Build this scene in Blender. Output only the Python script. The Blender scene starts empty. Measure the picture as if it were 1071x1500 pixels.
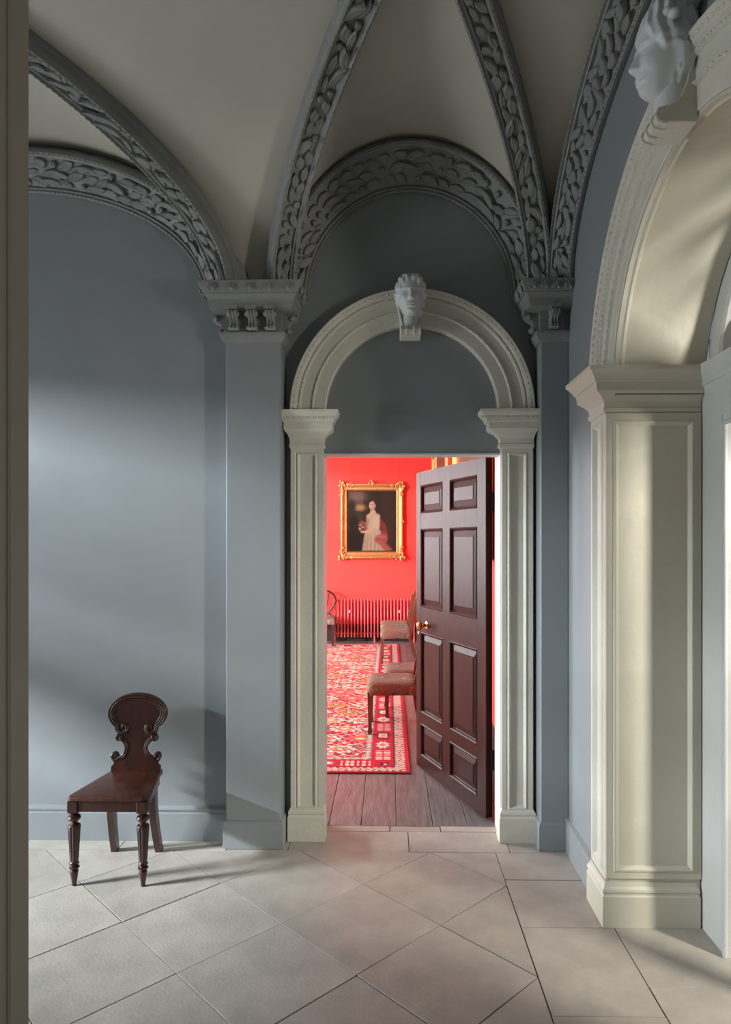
import bpy, bmesh, math, random
import numpy as np
from mathutils import Vector, Matrix
random.seed(7); np.random.seed(7)
S = bpy.context.scene
COL = S.collection
PI = math.pi

# ------------------------------------------------------------------ camera
cam_d = bpy.data.cameras.new('camera'); cam = bpy.data.objects.new('camera', cam_d); COL.objects.link(cam)
cam_d.sensor_fit = 'VERTICAL'; cam_d.sensor_height = 36.0; cam_d.lens = 24.0
cam_d.shift_x = (535.5-553)/1500; cam_d.shift_y = 43/1500
cam_d.clip_start = 0.02
cam.location = (0, 0, 1.7); cam.rotation_euler = (PI/2, 0, math.radians(1.0))
S.camera = cam

# ------------------------------------------------------------------ world, daylight at the windows, added entrance fill, exposure
w = bpy.data.worlds.new('world'); S.world = w; w.use_nodes = True
bg = w.node_tree.nodes['Background']; bg.inputs[0].default_value = (0.62, 0.76, 1.0, 1); bg.inputs[1].default_value = 0.35
def area(name, loc, look, sx, sy, power, col, spread=PI):
    d = bpy.data.lights.new(name, 'AREA'); d.shape = 'RECTANGLE'; d.size = sx; d.size_y = sy
    d.energy = power; d.color = col; d.spread = spread
    o = bpy.data.objects.new(name, d); COL.objects.link(o); o.location = loc
    o.rotation_euler = (Vector(look)-Vector(loc)).to_track_quat('-Z', 'Y').to_euler()
    return o
area('daylight_west_sky', (-8.6, .95, 3.55), (-1.2, 3.4, 1.1), 1.0, .36, 2750, (0.84, 0.93, 1.0))
area('daylight_west_window', (-5.75, 2.26, 1.55), (-1.5, 2.5, 1.35), 1.3, 1.9, 150, (0.88, 0.95, 1.0))
area('daylight_garden_door', (3.15, 1.0, 2.0), (1.2, 3.0, 1.2), .26, 1.3, 150, (1.0, 0.96, 0.86))
area('fill_entrance_room', (2.1, -1.0, 1.7), (-.34, .5, 1.6), 1.0, 1.6, 18, (1.0, 0.96, 0.86))  # added fill lamp to brighten the door lining, no window in this room
area('daylight_parlour_window', (-4.5, 6.3, 2.0), (0.1, 4.9, .0), 2.0, 2.5, 430, (0.94, 0.98, 1.0))
area('daylight_parlour_window', (-4.5, 9.8, 2.0), (0.0, 10.2, 0.6), 2.5, 2.5, 350, (0.97, 0.98, 1.0))
S.view_settings.view_transform = 'Standard'; S.view_settings.look = 'None'
S.view_settings.gamma = 1.0; S.view_settings.use_curve_mapping = False
S.view_settings.exposure = 0.0

# ------------------------------------------------------------------ materials
def nt(name):
    m = bpy.data.materials.new(name); m.use_nodes = True
    t = m.node_tree; return m, t, t.nodes['Principled BSDF']
def paint(name, col, rough=.55, var=.10, scale=3.0, bump=.12, bscale=35, metal=0, coat=0, rnd=0, stretch=None, dark=None, spec=.5):
    m, t, b = nt(name); N, L = t.nodes, t.links
    tc = N.new('ShaderNodeTexCoord'); mp = N.new('ShaderNodeMapping')
    L.new(tc.outputs['Object'], mp.inputs[0])
    if stretch: mp.inputs['Scale'].default_value = stretch
    n1 = N.new('ShaderNodeTexNoise'); n1.inputs['Scale'].default_value = scale; n1.inputs['Detail'].default_value = 9; n1.inputs['Roughness'].default_value = .62
    L.new(mp.outputs[0], n1.inputs[0])
    rp = N.new('ShaderNodeValToRGB'); e = rp.color_ramp.elements
    e[0].position = .3; e[1].position = .7
    c0 = dark if dark else [c*(1-var) for c in col]
    e[0].color = (*c0, 1); e[1].color = (*[min(1, c*(1+var)) for c in col], 1)
    L.new(n1.outputs[0], rp.inputs[0]); out = rp.outputs[0]
    if rnd:
        oi = N.new('ShaderNodeObjectInfo'); hs = N.new('ShaderNodeHueSaturation')
        mr = N.new('ShaderNodeMapRange'); mr.inputs[3].default_value = 1-rnd; mr.inputs[4].default_value = 1+rnd
        L.new(oi.outputs['Random'], mr.inputs[0]); L.new(mr.outputs[0], hs.inputs['Value'])
        L.new(out, hs.inputs['Color']); out = hs.outputs[0]
    L.new(out, b.inputs['Base Color'])
    b.inputs['Roughness'].default_value = rough; b.inputs['Metallic'].default_value = metal
    b.inputs['Specular IOR Level'].default_value = spec
    b.inputs['Coat Weight'].default_value = coat; b.inputs['Coat Roughness'].default_value = .12
    if bump:
        n2 = N.new('ShaderNodeTexNoise'); n2.inputs['Scale'].default_value = bscale; n2.inputs['Detail'].default_value = 5
        L.new(mp.outputs[0], n2.inputs[0])
        bp = N.new('ShaderNodeBump'); bp.inputs['Strength'].default_value = bump; bp.inputs['Distance'].default_value = .01
        L.new(n2.outputs[0], bp.inputs['Height']); L.new(bp.outputs[0], b.inputs['Normal'])
    return m
def vcol(name, rough=.8, fine=0, fscale=300):
    m, t, b = nt(name); a = t.nodes.new('ShaderNodeAttribute'); a.attribute_name = 'Col'
    t.links.new(a.outputs[0], b.inputs['Base Color']); b.inputs['Roughness'].default_value = rough; b.inputs['Specular IOR Level'].default_value = .15
    if fine:
        tc = t.nodes.new('ShaderNodeTexCoord'); n = t.nodes.new('ShaderNodeTexNoise'); n.inputs['Scale'].default_value = fscale
        t.links.new(tc.outputs['Object'], n.inputs[0])
        bp = t.nodes.new('ShaderNodeBump'); bp.inputs['Strength'].default_value = fine; bp.inputs['Distance'].default_value = .004
        t.links.new(n.outputs[0], bp.inputs['Height']); t.links.new(bp.outputs[0], b.inputs['Normal'])
    return m
def glassmat():
    m = bpy.data.materials.new('window_glass'); m.use_nodes = True; t = m.node_tree; t.nodes.clear()
    o = t.nodes.new('ShaderNodeOutputMaterial'); mx = t.nodes.new('ShaderNodeMixShader')
    tr = t.nodes.new('ShaderNodeBsdfTransparent'); gl = t.nodes.new('ShaderNodeBsdfGlossy'); gl.inputs['Roughness'].default_value = .03
    mx.inputs[0].default_value = .07
    t.links.new(tr.outputs[0], mx.inputs[1]); t.links.new(gl.outputs[0], mx.inputs[2]); t.links.new(mx.outputs[0], o.inputs[0])
    return m
M = dict(
    wall=paint('grey_wall_paint', (.245, .262, .272), .5, .05, 1.6, .16, 9),
    rib=paint('grey_plaster_rib', (.235, .238, .230), .55, .10, 9, .25, 60),
    web=paint('cream_vault_plaster', (.47, .445, .375), .6, .06, 1.5, .2, 14),
    stone=paint('offwhite_painted_surround', (.63, .61, .52), .45, .06, 5, .18, 60),
    cream=paint('cream_painted_pier', (.60, .575, .47), .45, .04, 2, .2, 22),
    white=paint('white_paint', (.60, .60, .58), .4, .03, 3, .08, 30),
    plaster=paint('white_plaster_cast', (.66, .67, .67), .5, .05, 12, .1, 60),
    flag=paint('limestone_flag', (.42, .380, .330), .48, .17, 5, .14, 70, rnd=.09),
    mortar=paint('dark_joint', (.05, .045, .04), .9),
    door=paint('dark_oak_door', (.036, .013, .010), .36, .35, 4, .10, 22, spec=.15, stretch=(9, 9, .9)),
    mahog=paint('mahogany', (.042, .011, .006), .30, .45, 5, .06, 30, coat=.3, stretch=(5, 5, 1)),
    walnut=paint('walnut_chair', (.15, .065, .034), .34, .35, 5, .06, 30, coat=.15, stretch=(5, 5, 1)),
    mahogseat=paint('worn_mahogany_seat', (.075, .022, .011), .34, .6, 6, .06, 30, coat=.2, stretch=(7, 1.4, 3)),
    plank=paint('worn_floorboard', (.165, .155, .150), .36, .35, 5, .3, 14, rnd=.22, stretch=(7, .8, 5)),
    red=paint('red_wall_covering', (.78, .056, .042), .75, .04, 2, .05, 40),
    skirt=paint('dark_skirting', (.03, .018, .016), .4),
    rad=paint('red_radiator_enamel', (.70, .12, .13), .32, .04),
    gilt=paint('carved_gilt', (.52, .29, .10), .38, .35, 40, .5, 70, metal=.6),
    brass=paint('brass', (.80, .56, .20), .22, .1, metal=1, bump=0),
    iron=paint('black_iron', (.015, .015, .015), .5),
    tapestry=None, canvas=vcol('oil_paint', .85), rug=vcol('woven_rug', .95, .5),
    ceil=paint('white_ceiling', (.7, .68, .64), .7), glass=glassmat(),
    jamb=paint('drab_jamb_paint', (.30, .275, .225), .5, .05, 4, .1, 25),
    void=paint('dim_room_paint', (.22, .21, .19), .8),
    wood=paint('fanlight_wood', (.30, .15, .06), .5, .2, 8),
)
def tapestry():
    m, t, b = nt('tapestry_seat_cover'); N, L = t.nodes, t.links
    tc = N.new('ShaderNodeTexCoord'); n = N.new('ShaderNodeTexNoise'); n.inputs['Scale'].default_value = 13; n.inputs['Detail'].default_value = 3
    n.inputs['Distortion'].default_value = 1.2
    L.new(tc.outputs['Object'], n.inputs[0]); r = N.new('ShaderNodeValToRGB'); e = r.color_ramp.elements
    e[0].position = .30; e[0].color = (.04, .08, .10, 1); e[1].position = .72; e[1].color = (.40, .38, .30, 1)
    for p, c in ((.42, (.15, .18, .17, 1)), (.5, (.22, .11, .06, 1)), (.6, (.17, .12, .085, 1))):
        k = e.new(p); k.color = c
    L.new(n.outputs[0], r.inputs[0]); L.new(r.outputs[0], b.inputs['Base Color']); b.inputs['Roughness'].default_value = .9
    return m
M['tapestry'] = tapestry()

# ------------------------------------------------------------------ mesh helpers
def finish(me, m, name, parent=None, smooth=.6):
    if m: me.materials.append(m)
    me.polygons.foreach_set('use_smooth', [bool(smooth)]*len(me.polygons))
    if smooth: me.set_sharp_from_angle(angle=smooth)
    o = bpy.data.objects.new(name, me); COL.objects.link(o)
    if parent is not None: o.parent = parent
    return o
class MB:
    def __init__(s): s.v = []; s.f = []
    def add(s, vs, fs):
        k = len(s.v); s.v += [tuple(p) for p in vs]; s.f += [tuple(i+k for i in f) for f in fs]; return s
    def box(s, x0, x1, y0, y1, z0, z1):
        return s.add([(x, y, z) for z in (z0, z1) for y in (y0, y1) for x in (x0, x1)],
                     [(0, 2, 3, 1), (4, 5, 7, 6), (0, 1, 5, 4), (2, 6, 7, 3), (0, 4, 6, 2), (1, 3, 7, 5)])
    def prism(s, poly, fn, t0, t1):            # closed 2D outline, fn(a,b,t) -> xyz
        n = len(poly); v = [fn(a, b, t0) for a, b in poly]+[fn(a, b, t1) for a, b in poly]
        f = [tuple(range(n))[::-1], tuple(range(n, 2*n))]+[(i, (i+1) % n, n+(i+1) % n, n+i) for i in range(n)]
        return s.add(v, f)
    def rings(s, R, closed=True, cap0=False, cap1=False, loop=False):
        n = len(R[0]); k = len(s.v)
        for r in R: s.v += [tuple(p) for p in r]
        m = len(R); e = n if closed else n-1
        for j in range(m if loop else m-1):
            j2 = (j+1) % m
            for i in range(e):
                i2 = (i+1) % n; s.f.append((k+j*n+i, k+j*n+i2, k+j2*n+i2, k+j2*n+i))
        if cap0: s.f.append(tuple(k+i for i in range(n))[::-1])
        if cap1: s.f.append(tuple(k+(m-1)*n+i for i in range(n)))
        return s
    def course(s, x0, x1, y0, y1, prof, cap=True):     # stacked mouldings round a rectangle: prof (offset, z)
        return s.rings([[(x0-o, y0-o, z), (x1+o, y0-o, z), (x1+o, y1+o, z), (x0-o, y1+o, z)] for o, z in prof], True, cap, cap)
    def frame(s, a0, a1, b0, b1, prof, fn, fill=False):  # mitred frame: prof (inset, height), fn(a,b,h)
        return s.rings([[fn(a0+i, b0+i, h), fn(a1-i, b0+i, h), fn(a1-i, b1-i, h), fn(a0+i, b1-i, h)] for i, h in prof], True, False, fill)
    def lathe(s, prof, c=(0, 0, 0), n=16, mod=None):
        R = []
        for r, z in prof:
            R.append([(c[0]+r*(mod(2*PI*i/n, z) if mod else 1)*math.cos(2*PI*i/n), c[1]+r*(mod(2*PI*i/n, z) if mod else 1)*math.sin(2*PI*i/n), c[2]+z) for i in range(n)])
        return s.rings(R, True, True, True)
    def tube(s, path, rad, n=8, sq=None):
        P = [Vector(p) for p in path]; R = []; up = None
        for i, p in enumerate(P):
            t = (P[min(i+1, len(P)-1)]-P[max(i-1, 0)]).normalized()
            if up is None: up = Vector((0, 0, 1)) if abs(t.z) < .9 else Vector((0, 1, 0))
            b = t.cross(up).normalized(); u = b.cross(t).normalized(); up = u
            r = rad[i] if hasattr(rad, '__len__') else rad
            if sq: R.append([p+b*(x*r*sq[0])+u*(y*r*sq[1]) for x, y in ((-1, -1), (1, -1), (1, 1), (-1, 1))])
            else: R.append([p+b*(r*math.cos(2*PI*k/n))+u*(r*math.sin(2*PI*k/n)) for k in range(n)])
        return s.rings(R, True, True, True)
    def ball(s, c, r, n=8, m=5):
        if not hasattr(r, '__len__'): r = (r, r, r)
        return s.rings([[(c[0]+r[0]*math.sin(PI*j/m)*math.cos(2*PI*i/n), c[1]+r[1]*math.sin(PI*j/m)*math.sin(2*PI*i/n), c[2]+r[2]*math.cos(PI*j/m)) for i in range(n)] for j in [.25]+list(range(1, m))+[m-.25]], True, True, True)
    def mesh(s, name):
        me = bpy.data.meshes.new(name); me.from_pydata(s.v, [], s.f); me.validate()
        bm = bmesh.new(); bm.from_mesh(me); bmesh.ops.recalc_face_normals(bm, faces=bm.faces); bm.to_mesh(me); bm.free(); return me
    def build(s, name, m, parent=None, smooth=.6): return finish(s.mesh(name), m, name, parent, smooth)
def bevel(o, wd=.004, seg=2):
    md = o.modifiers.new('bevel', 'BEVEL'); md.width = wd; md.segments = seg; md.limit_method = 'ANGLE'; md.angle_limit = .6; return o
def tag(o, label, cat, group=None, kind=None):
    o['label'] = label; o['category'] = cat
    if group: o['group'] = group
    if kind: o['kind'] = kind
    return o
def struct(o, label, cat): return tag(o, label, cat, None, 'structure')
def empty(name, loc=(0, 0, 0), rz=0):
    o = bpy.data.objects.new(name, None); COL.objects.link(o); o.location = loc; o.rotation_euler = (0, 0, rz); o.empty_display_size = .1; return o
def copy_tree(o, parent=None):
    c = o.copy(); COL.objects.link(c); c.parent = parent
    for ch in list(o.children): copy_tree(ch, c)
    return c
def arc(cx, cz, rx, rz, a0, a1, n): return [(cx+rx*math.cos(a0+(a1-a0)*i/n), cz+rz*math.sin(a0+(a1-a0)*i/n)) for i in range(n+1)]

# ------------------------------------------------------------------ the hall: key dimensions (metres)
XR, XL = .985, -5.185            # right and left end walls
YB, YD, YF = 3.87, 3.93, .63     # back wall, back wall of the door bay, front wall
YC = 2.25                        # axis of the vault
ZS, ZB = 3.09, .86               # springing and rise of the vault
PXL = (-.905, -.60); PXR = (.832, .985)
DX0, DX1, DZ = -.38, .637, 2.203  # door opening
LBX = -2.1                       # centre of the wide bay
def mx(x): return 2*LBX-x         # mirror in the wide bay

# ---- floor: mortar bed + flagstones (diagonal field, borders)
floor = MB().box(XL-.8, 2.2, -2.3, 4.079, -.12, -.004).build('floor', M['mortar'], None, 0)
struct(floor, 'grey limestone flagstone floor of the vaulted hall laid diagonally', 'floor')
def clip(poly, x0, x1, y0, y1):
    for ax, lim, sg in ((0, x0, 1), (0, x1, -1), (1, y0, 1), (1, y1, -1)):
        out = []
        for i in range(len(poly)):
            p, q = poly[i], poly[(i+1) % len(poly)]
            a, b = (p[ax]-lim)*sg, (q[ax]-lim)*sg
            if a >= 0: out.append(p)
            if (a >= 0) != (b >= 0):
                t = a/(a-b); out.append((p[0]+(q[0]-p[0])*t, p[1]+(q[1]-p[1])*t))
        poly = out
        if len(poly) < 3: return []
    return poly
def flag(poly, gap=.0021):
    poly = [p for i, p in enumerate(poly) if math.hypot(p[0]-poly[i-1][0], p[1]-poly[i-1][1]) > 1e-4]
    if len(poly) < 3: return
    A = sum(poly[i][0]*poly[(i+1) % len(poly)][1]-poly[(i+1) % len(poly)][0]*poly[i][1] for i in range(len(poly)))/2
    if abs(A) < .004: return
    if A < 0: poly = poly[::-1]
    c = (sum(p[0] for p in poly)/len(poly), sum(p[1] for p in poly)/len(poly))
    def inset(d):
        out = []; n = len(poly)
        for i in range(n):
            p0, p1, p2 = [Vector(poly[(i+k) % n]) for k in (-1, 0, 1)]
            a = (p1-p0).normalized(); b = (p2-p1).normalized(); na = Vector((-a.y, a.x)); nb = Vector((-b.y, b.x))
            m_ = (na+nb); m_ = m_/max(.3, m_.dot(na)); q = p1+m_*d
            out.append((q.x-c[0], q.y-c[1]))
        return out
    z = random.uniform(-.0012, .0012)
    g = gap*random.uniform(.6, 1.5)
    R = [[(x, y, -.05) for x, y in inset(g)], [(x, y, z-.0008) for x, y in inset(g)], [(x, y, z) for x, y in inset(g+.0006)]]
    o = MB().rings(R, True, False, True).build('flagstone', M['flag'], floor, .5); o.location = (c[0], c[1], 0)
FX1, FY1, HD, = .58, 3.737, .3545
for i in range(-17, 3):
    for j in range(0, 12):
        if (i+j) % 2 == 0: continue
        cx, cy = .2255+i*HD, FY1-j*HD
        poly = [(cx+HD, cy), (cx, cy+HD), (cx-HD, cy), (cx, cy-HD)]
        flag(clip(poly, XL, FX1, YF, FY1))
for a, b in ((XL, -4.3), (-4.3, -3.55), (-3.55, -2.7), (-2.7, -2.05), (-2.05, -1.50), (-1.50, -.9), (-.9, -.56), (-.56, .108), (.108, .66), (.66, .985)):
    flag([(a, FY1), (b, FY1), (b, 4.0 if -.6 < a < .6 else YD), (a, 4.0 if -.6 < a < .6 else YD)])
for a, b in ((-.42, .003), (.003, .302), (.302, .66)): flag([(a, 4.0), (b, 4.0), (b, 4.079), (a, 4.079)])
for a, b in ((3.737, 3.44), (3.44, 3.02), (3.02, 2.455), (2.455, 1.75), (1.75, 1.1), (1.1, .63)): flag([(FX1, b), (.99, b), (.99, a), (FX1, a)])
for a, b in ((3.07, 2.62), (2.62, 2.0), (2.0, 1.5)): flag([(.99, b), (1.85, b), (1.85, a), (.99, a)])
for k in range(5):
    for j in range(4): flag([(-2.4+k*.95, -2.2+j*.7), (-2.4+(k+1)*.95, -2.2+j*.7), (-2.4+(k+1)*.95, -2.2+(j+1)*.7+.03), (-2.4+k*.95, -2.2+(j+1)*.7+.03)])

# ---- walls
def xz(y0, y1): return lambda a, b, t: (a, y0+(y1-y0)*t, b)
wb = MB()
wb.box(XL-.15, -.75, YB, 4.12, -.05, 4.2)
wb.box(-.75, DX0, YD, 4.12, -.05, 4.2).box(DX1, XR+.2, YD, 4.12, -.05, 4.2).box(DX0, DX1, YD, 4.04, DZ, 4.2).box(DX0, DX1, 4.04, 4.12, DZ+.05, 4.2)
struct(wb.build('wall_back', M['wall'], None, 0), 'blue grey plaster wall behind the hall chair and around the doorway', 'wall')
# end walls with an arched opening, arch centre AY, AZ
AY, AZ, RI, RO, ZI = 2.27, 2.34, .725, .955, 2.455
def endwall(mb, x0, x1):
    half = arc(AY, AZ, RI, RI, 0, PI, 32)
    y0, y1 = AY-RI-.05, AY+RI+.05
    # solid: below impost level left & right, above as fan strips
    mb.box(x0, x1, YF-.3, y0, -.05, 4.2).box(x0, x1, y1, 4.0, -.05, 4.2)
    top = [(y1, AZ)]+half+[(y0, AZ)]
    for p, q in zip(top[:-1], top[1:]):
        mb.add([(x, *c) for x in (x0, x1) for c in (p, q, (q[0], 4.2), (p[0], 4.2))],
               [(0, 1, 2, 3), (7, 6, 5, 4), (0, 4, 5, 1), (2, 6, 7, 3), (0, 3, 7, 4), (1, 5, 6, 2)])
    return mb
wr = struct(endwall(MB(), XR, 1.375).build('wall_right', M['wall'], None, 0), 'grey end wall pierced by the tall arched opening', 'wall')
wl = struct(endwall(MB(), XL-.4, XL).build('wall_left', M['wall'], None, 0), 'grey end wall holding the tall arched window', 'wall')
wf = MB()
wf.box(XL-.15, -.350, .43, YF, -.05, 4.2).box(.62, XR+.2, .43, YF, -.05, 4.2).box(-.350, .62, .43, YF, 2.45, 4.2)
struct(wf.build('wall_front', M['wall'], None, 0), 'grey wall with the doorway the hall is entered through', 'wall')
# lining of the near doorway (drab strip at the edge of the view)
lin = MB().box(-.358, -.3467, .40, .65, 0, 2.45).build('trim_1', M['jamb'], None, 0)
struct(lin, 'drab painted door lining beside the entrance doorway', 'door lining')
MB().tube([(-.347, .615, 0), (-.347, .615, 2.45)], .003, 6).build('bead', M['jamb'], lin)
ex = MB(); ex.box(-2.6, -2.5, -2.4, .43, -.05, 3).box(2.2, 2.3, -2.4, .43, -.05, 3).box(-2.6, 2.3, -2.5, -2.4, -.05, 3).box(-2.6, 2.3, -2.5, .43, 3, 3.1)
struct(ex.build('wall_entrance', M['void'], None, 0), 'plain walls of the dim room in front of the hall doorway', 'wall')

# ---- vault: groined webs as a height field whose folds follow the groins
def vault():
    n = 24; ph = [PI*i/(2*n) for i in range(n+1)]
    AA = YB+.01-YC
    ys = sorted({round(YC+sgn*AA*math.cos(p), 5) for p in ph for sgn in (-1, 1)})
    ys = [YF-.06]+ys+[YD+.03]
    bays = [(mx(.117), .737), (LBX, 1.2), (.117, .737)]
    xs = {XL-.02, XR+.02}
    for c, w_ in bays:
        for p in ph:
            for sgn in (-1, 1): xs.add(round(c+sgn*w_*math.cos(p), 5))
    xs = sorted(xs)
    def zz(x, y):
        u = (y-YC)/AA; a = math.sqrt(max(0, 1-u*u)); b = 0
        for c, w_ in bays:
            t = (x-c)/w_
            if abs(t) < 1: b = math.sqrt(1-t*t)
        return ZS+ZB*max(a, b)
    V = [(x, y, zz(x, y)) for y in ys for x in xs]; nx = len(xs); F = []
    for j in range(len(ys)-1):
        for i in range(nx-1):
            a, b, c, d = j*nx+i, j*nx+i+1, (j+1)*nx+i+1, (j+1)*nx+i
            xm = (xs[i]+xs[i+1])/2; cen = min(bays, key=lambda q: abs(xm-q[0]))[0]
            if (xm-cen)*((ys[j]+ys[j+1])/2-YC) > 0: F += [(a, b, c), (a, c, d)]
            else: F += [(a, b, d), (b, c, d)]
    me = bpy.data.meshes.new('ceiling'); me.from_pydata(V, [], F)
    return finish(me, M['web'], 'ceiling', None, .35)
struct(vault(), 'cream groined plaster vault between the carved ribs', 'ceiling')

# ---- carved ribs
def leafmesh(name, L, W, H, curl):
    rows = 7; mb = MB(); R = []
    for i in range(rows):
        t = i/(rows-1); wd = W*(math.sin(PI*(t**.75))*.97+.03)*(1+.14*math.cos(9*t)); x = (t-.5)*L; lift = H*(.35+curl*t*t)
        R.append([(x, -wd*.5, 0), (x, -wd*.42, lift*.8), (x, -wd*.15, lift), (x, 0, lift*.72), (x, wd*.15, lift), (x, wd*.42, lift*.8), (x, wd*.5, 0)])
    mb.rings(R, False); me = mb.mesh(name); me.materials.append(M['rib'])
    me.polygons.foreach_set('use_smooth', [True]*len(me.polygons)); return me
def berrymesh():
    mb = MB(); mb.lathe([(.016, 0), (.017, .008), (.012, .018), (.005, .021), (.003, .017)], n=9); me = mb.mesh('fruit'); me.materials.append(M['rib'])
    me.polygons.foreach_set('use_smooth', [True]*len(me.polygons)); return me
LEAVES = [leafmesh('leaf', .105, .052, .034, .9), leafmesh('leaf', .085, .060, .030, .6), leafmesh('leaf', .12, .042, .038, .5)]
FRUIT = berrymesh()
TR = [1]
def rib(I, O, label, hang, leaves=0, across=3, rev=None):
    bk = -.07 if rev else -.16
    # I, O: matching edge curves (wall side, vault side); hang: a point the carved face looks towards
    n = len(I); I = [Vector(p) for p in I]; O = [Vector(p) for p in O]; R = []; FR = []
    for k in range(n):
        c = (I[k]+O[k])/2; B = (O[k]-I[k]); wd = B.length/2; B.normalize()
        T = ((I[min(k+1, n-1)]+O[min(k+1, n-1)])-(I[max(k-1, 0)]+O[max(k-1, 0)])).normalized()
        N = B.cross(T).normalized()
        if N.dot(Vector(hang)-c) < 0: N = -N
        FR.append((c, T, B, N, wd))
        e = .030
        pr = [(-wd, bk), (-wd, -.026), (-wd+.006, -.022), (-wd+.006, -.008), (-wd, -.004), (-wd, .018), (-wd+.006, .030), (-wd+.016, .033), (-wd+.022, .022), (-wd+e, .020), (-wd+e+.006, .004),
              (wd-e-.006, .004), (wd-e, .020), (wd-.022, .022), (wd-.016, .033), (wd-.006, .030), (wd, .018), (wd, -.004), (wd-.006, -.008), (wd-.006, -.022), (wd, -.026), (wd, bk)]
        R.append([c+B*a+N*h for a, h in pr])
    TR[0] += 1
    o = MB().rings(R, True, True, True).build('trim_%d' % TR[0], M['rib'], None, .5)
    struct(o, label, 'vault rib')
    # small carved edge beads, one course on each fillet (too fine to pick apart)
    mb = MB(); d = 0
    cum = [0]
    for k in range(1, n): cum.append(cum[-1]+(FR[k][0]-FR[k-1][0]).length)
    def at(s_):
        k = max(0, min(n-2, next((q for q in range(n-1) if cum[q+1] >= s_), n-2))); t = (s_-cum[k])/max(1e-6, cum[k+1]-cum[k])
        a, b = FR[k], FR[k+1]; return [a[q].lerp(b[q], t) for q in range(4)]+[a[4]+(b[4]-a[4])*t]
    if leaves:
        s_ = .01
        while s_ < cum[-1]-.01:
            c, T, B, N, wd = at(s_)
            for sd in (-1, 1):
                p = c+B*(sd*(wd-.0135))+N*.031
                mb.add([p+T*.010, p+B*.006, p-T*.010, p-B*.006, p+N*.007], [(0, 1, 4), (1, 2, 4), (2, 3, 4), (3, 0, 4)])
            s_ += .028
        mb.build('edge_carving', M['rib'], o, 0)['kind'] = 'stuff'
        L = cum[-1]; step = L/leaves
        for q in range(leaves):
            for r in range(across):
                s_ = (q+.5+random.uniform(-.2, .2)+(.5 if r % 2 else 0))*step
                if s_ > L-.03 or s_ < .03: continue
                c, T, B, N, wd = at(s_); lane = ((r+.5)/across*2-1)*(wd-.026)*.82
                sgn = -1 if (s_ > L/2 and not rev) else 1       # leaves climb towards the crown
                ang = random.uniform(-.45, .45)+(-lane*4)
                x = (T*math.cos(ang)+B*math.sin(ang))*sgn; y = N.cross(x).normalized(); x = y.cross(N)
                if random.random() < .13:
                    f = bpy.data.objects.new('fruit', FRUIT); sc = random.uniform(.8, 1.2)
                else:
                    f = bpy.data.objects.new('leaf', random.choice(LEAVES)); sc = random.uniform(.75, 1.1)
                tilt = Matrix.Rotation(random.uniform(-.18, .18), 4, 'X')
                p = c+B*lane+N*random.uniform(.002, .014)
                f.matrix_world = Matrix(((x.x*sc, y.x*sc, N.x*sc, p.x), (x.y*sc, y.y*sc, N.y*sc, p.y), (x.z*sc, y.z*sc, N.z*sc, p.z), (0, 0, 0, 1))) @ tilt
                mwx = f.matrix_world.copy(); COL.objects.link(f); f.parent = o; f.matrix_local = mwx
    return o
def ell_y(cx, rx, rz, y, n=48): return [(x, y, z) for x, z in arc(cx, ZS, rx, rz, 0, PI, n)]
def ell_x(x, ry, rz, n=60, a0=0, a1=PI): return [(x, y, z) for y, z in arc(YC, ZS, ry, rz, a0, a1, n)]
rib(ell_y(.117, .600, .628, YD+.01), ell_y(.117, .735, .835, 3.775), 'carved foliage arch rib over the doorway bay', (.117, 2.2, 3.0), 26, 3)
rib(ell_y(LBX, 1.06, .610, YB+.01), ell_y(LBX, 1.20, .785, 3.745), 'carved foliage arch rib on the wall over the hall chair', (LBX, 2.2, 2.9), 34, 3)
rib(ell_x(XR, 1.41, .665), ell_x(.875, 1.52, .835), 'carved foliage arch rib high on the end wall above the arched opening', (0, YC, 2.9), 40, 3)
def groin(c, w_, sx, sy, label, leaves):
    # from the springer to the crown, diagonal in plan; the carved face hangs below the groin
    I, O = [], []; n = 40; AA = YB-.04-YC; Lh = math.hypot(w_, AA); D = Vector((sx*w_/Lh, sy*AA/Lh, 0)); B = Vector((-D.y, D.x, 0))
    for k in range(n+1):
        p = .02+(PI/2-.02)*k/n
        nn = Vector((D.x*math.cos(p)/Lh, D.y*math.cos(p)/Lh, math.sin(p)/ZB)).normalized()
        P = Vector((c, YC, ZS))+D*(Lh*math.cos(p))+Vector((0, 0, ZB*math.sin(p)))-nn*.040
        I.append(P-B*.072); O.append(P+B*.072)
    return rib(I, O, label, (c, YC, 2.4), leaves, 2, True)
for c, w_, nm in ((.117, .737, 'doorway bay'), (LBX, 1.2, 'wide middle bay')):
    for sx, sd in ((-1, 'west'), (1, 'east')):
        for sy in (1, -1):
            groin(c, w_, sx, sy, 'carved foliage diagonal rib of the %s rising %s' % (nm, ('from the pilaster beside the hall chair' if (sx < 0) == (c > 0) else ('from the corner pilaster' if c > 0 else 'from beyond the entrance lining')) if sy > 0 else 'from the front wall on the %s side' % sd), 24 if sy > 0 or sx > 0 else 0)

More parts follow.
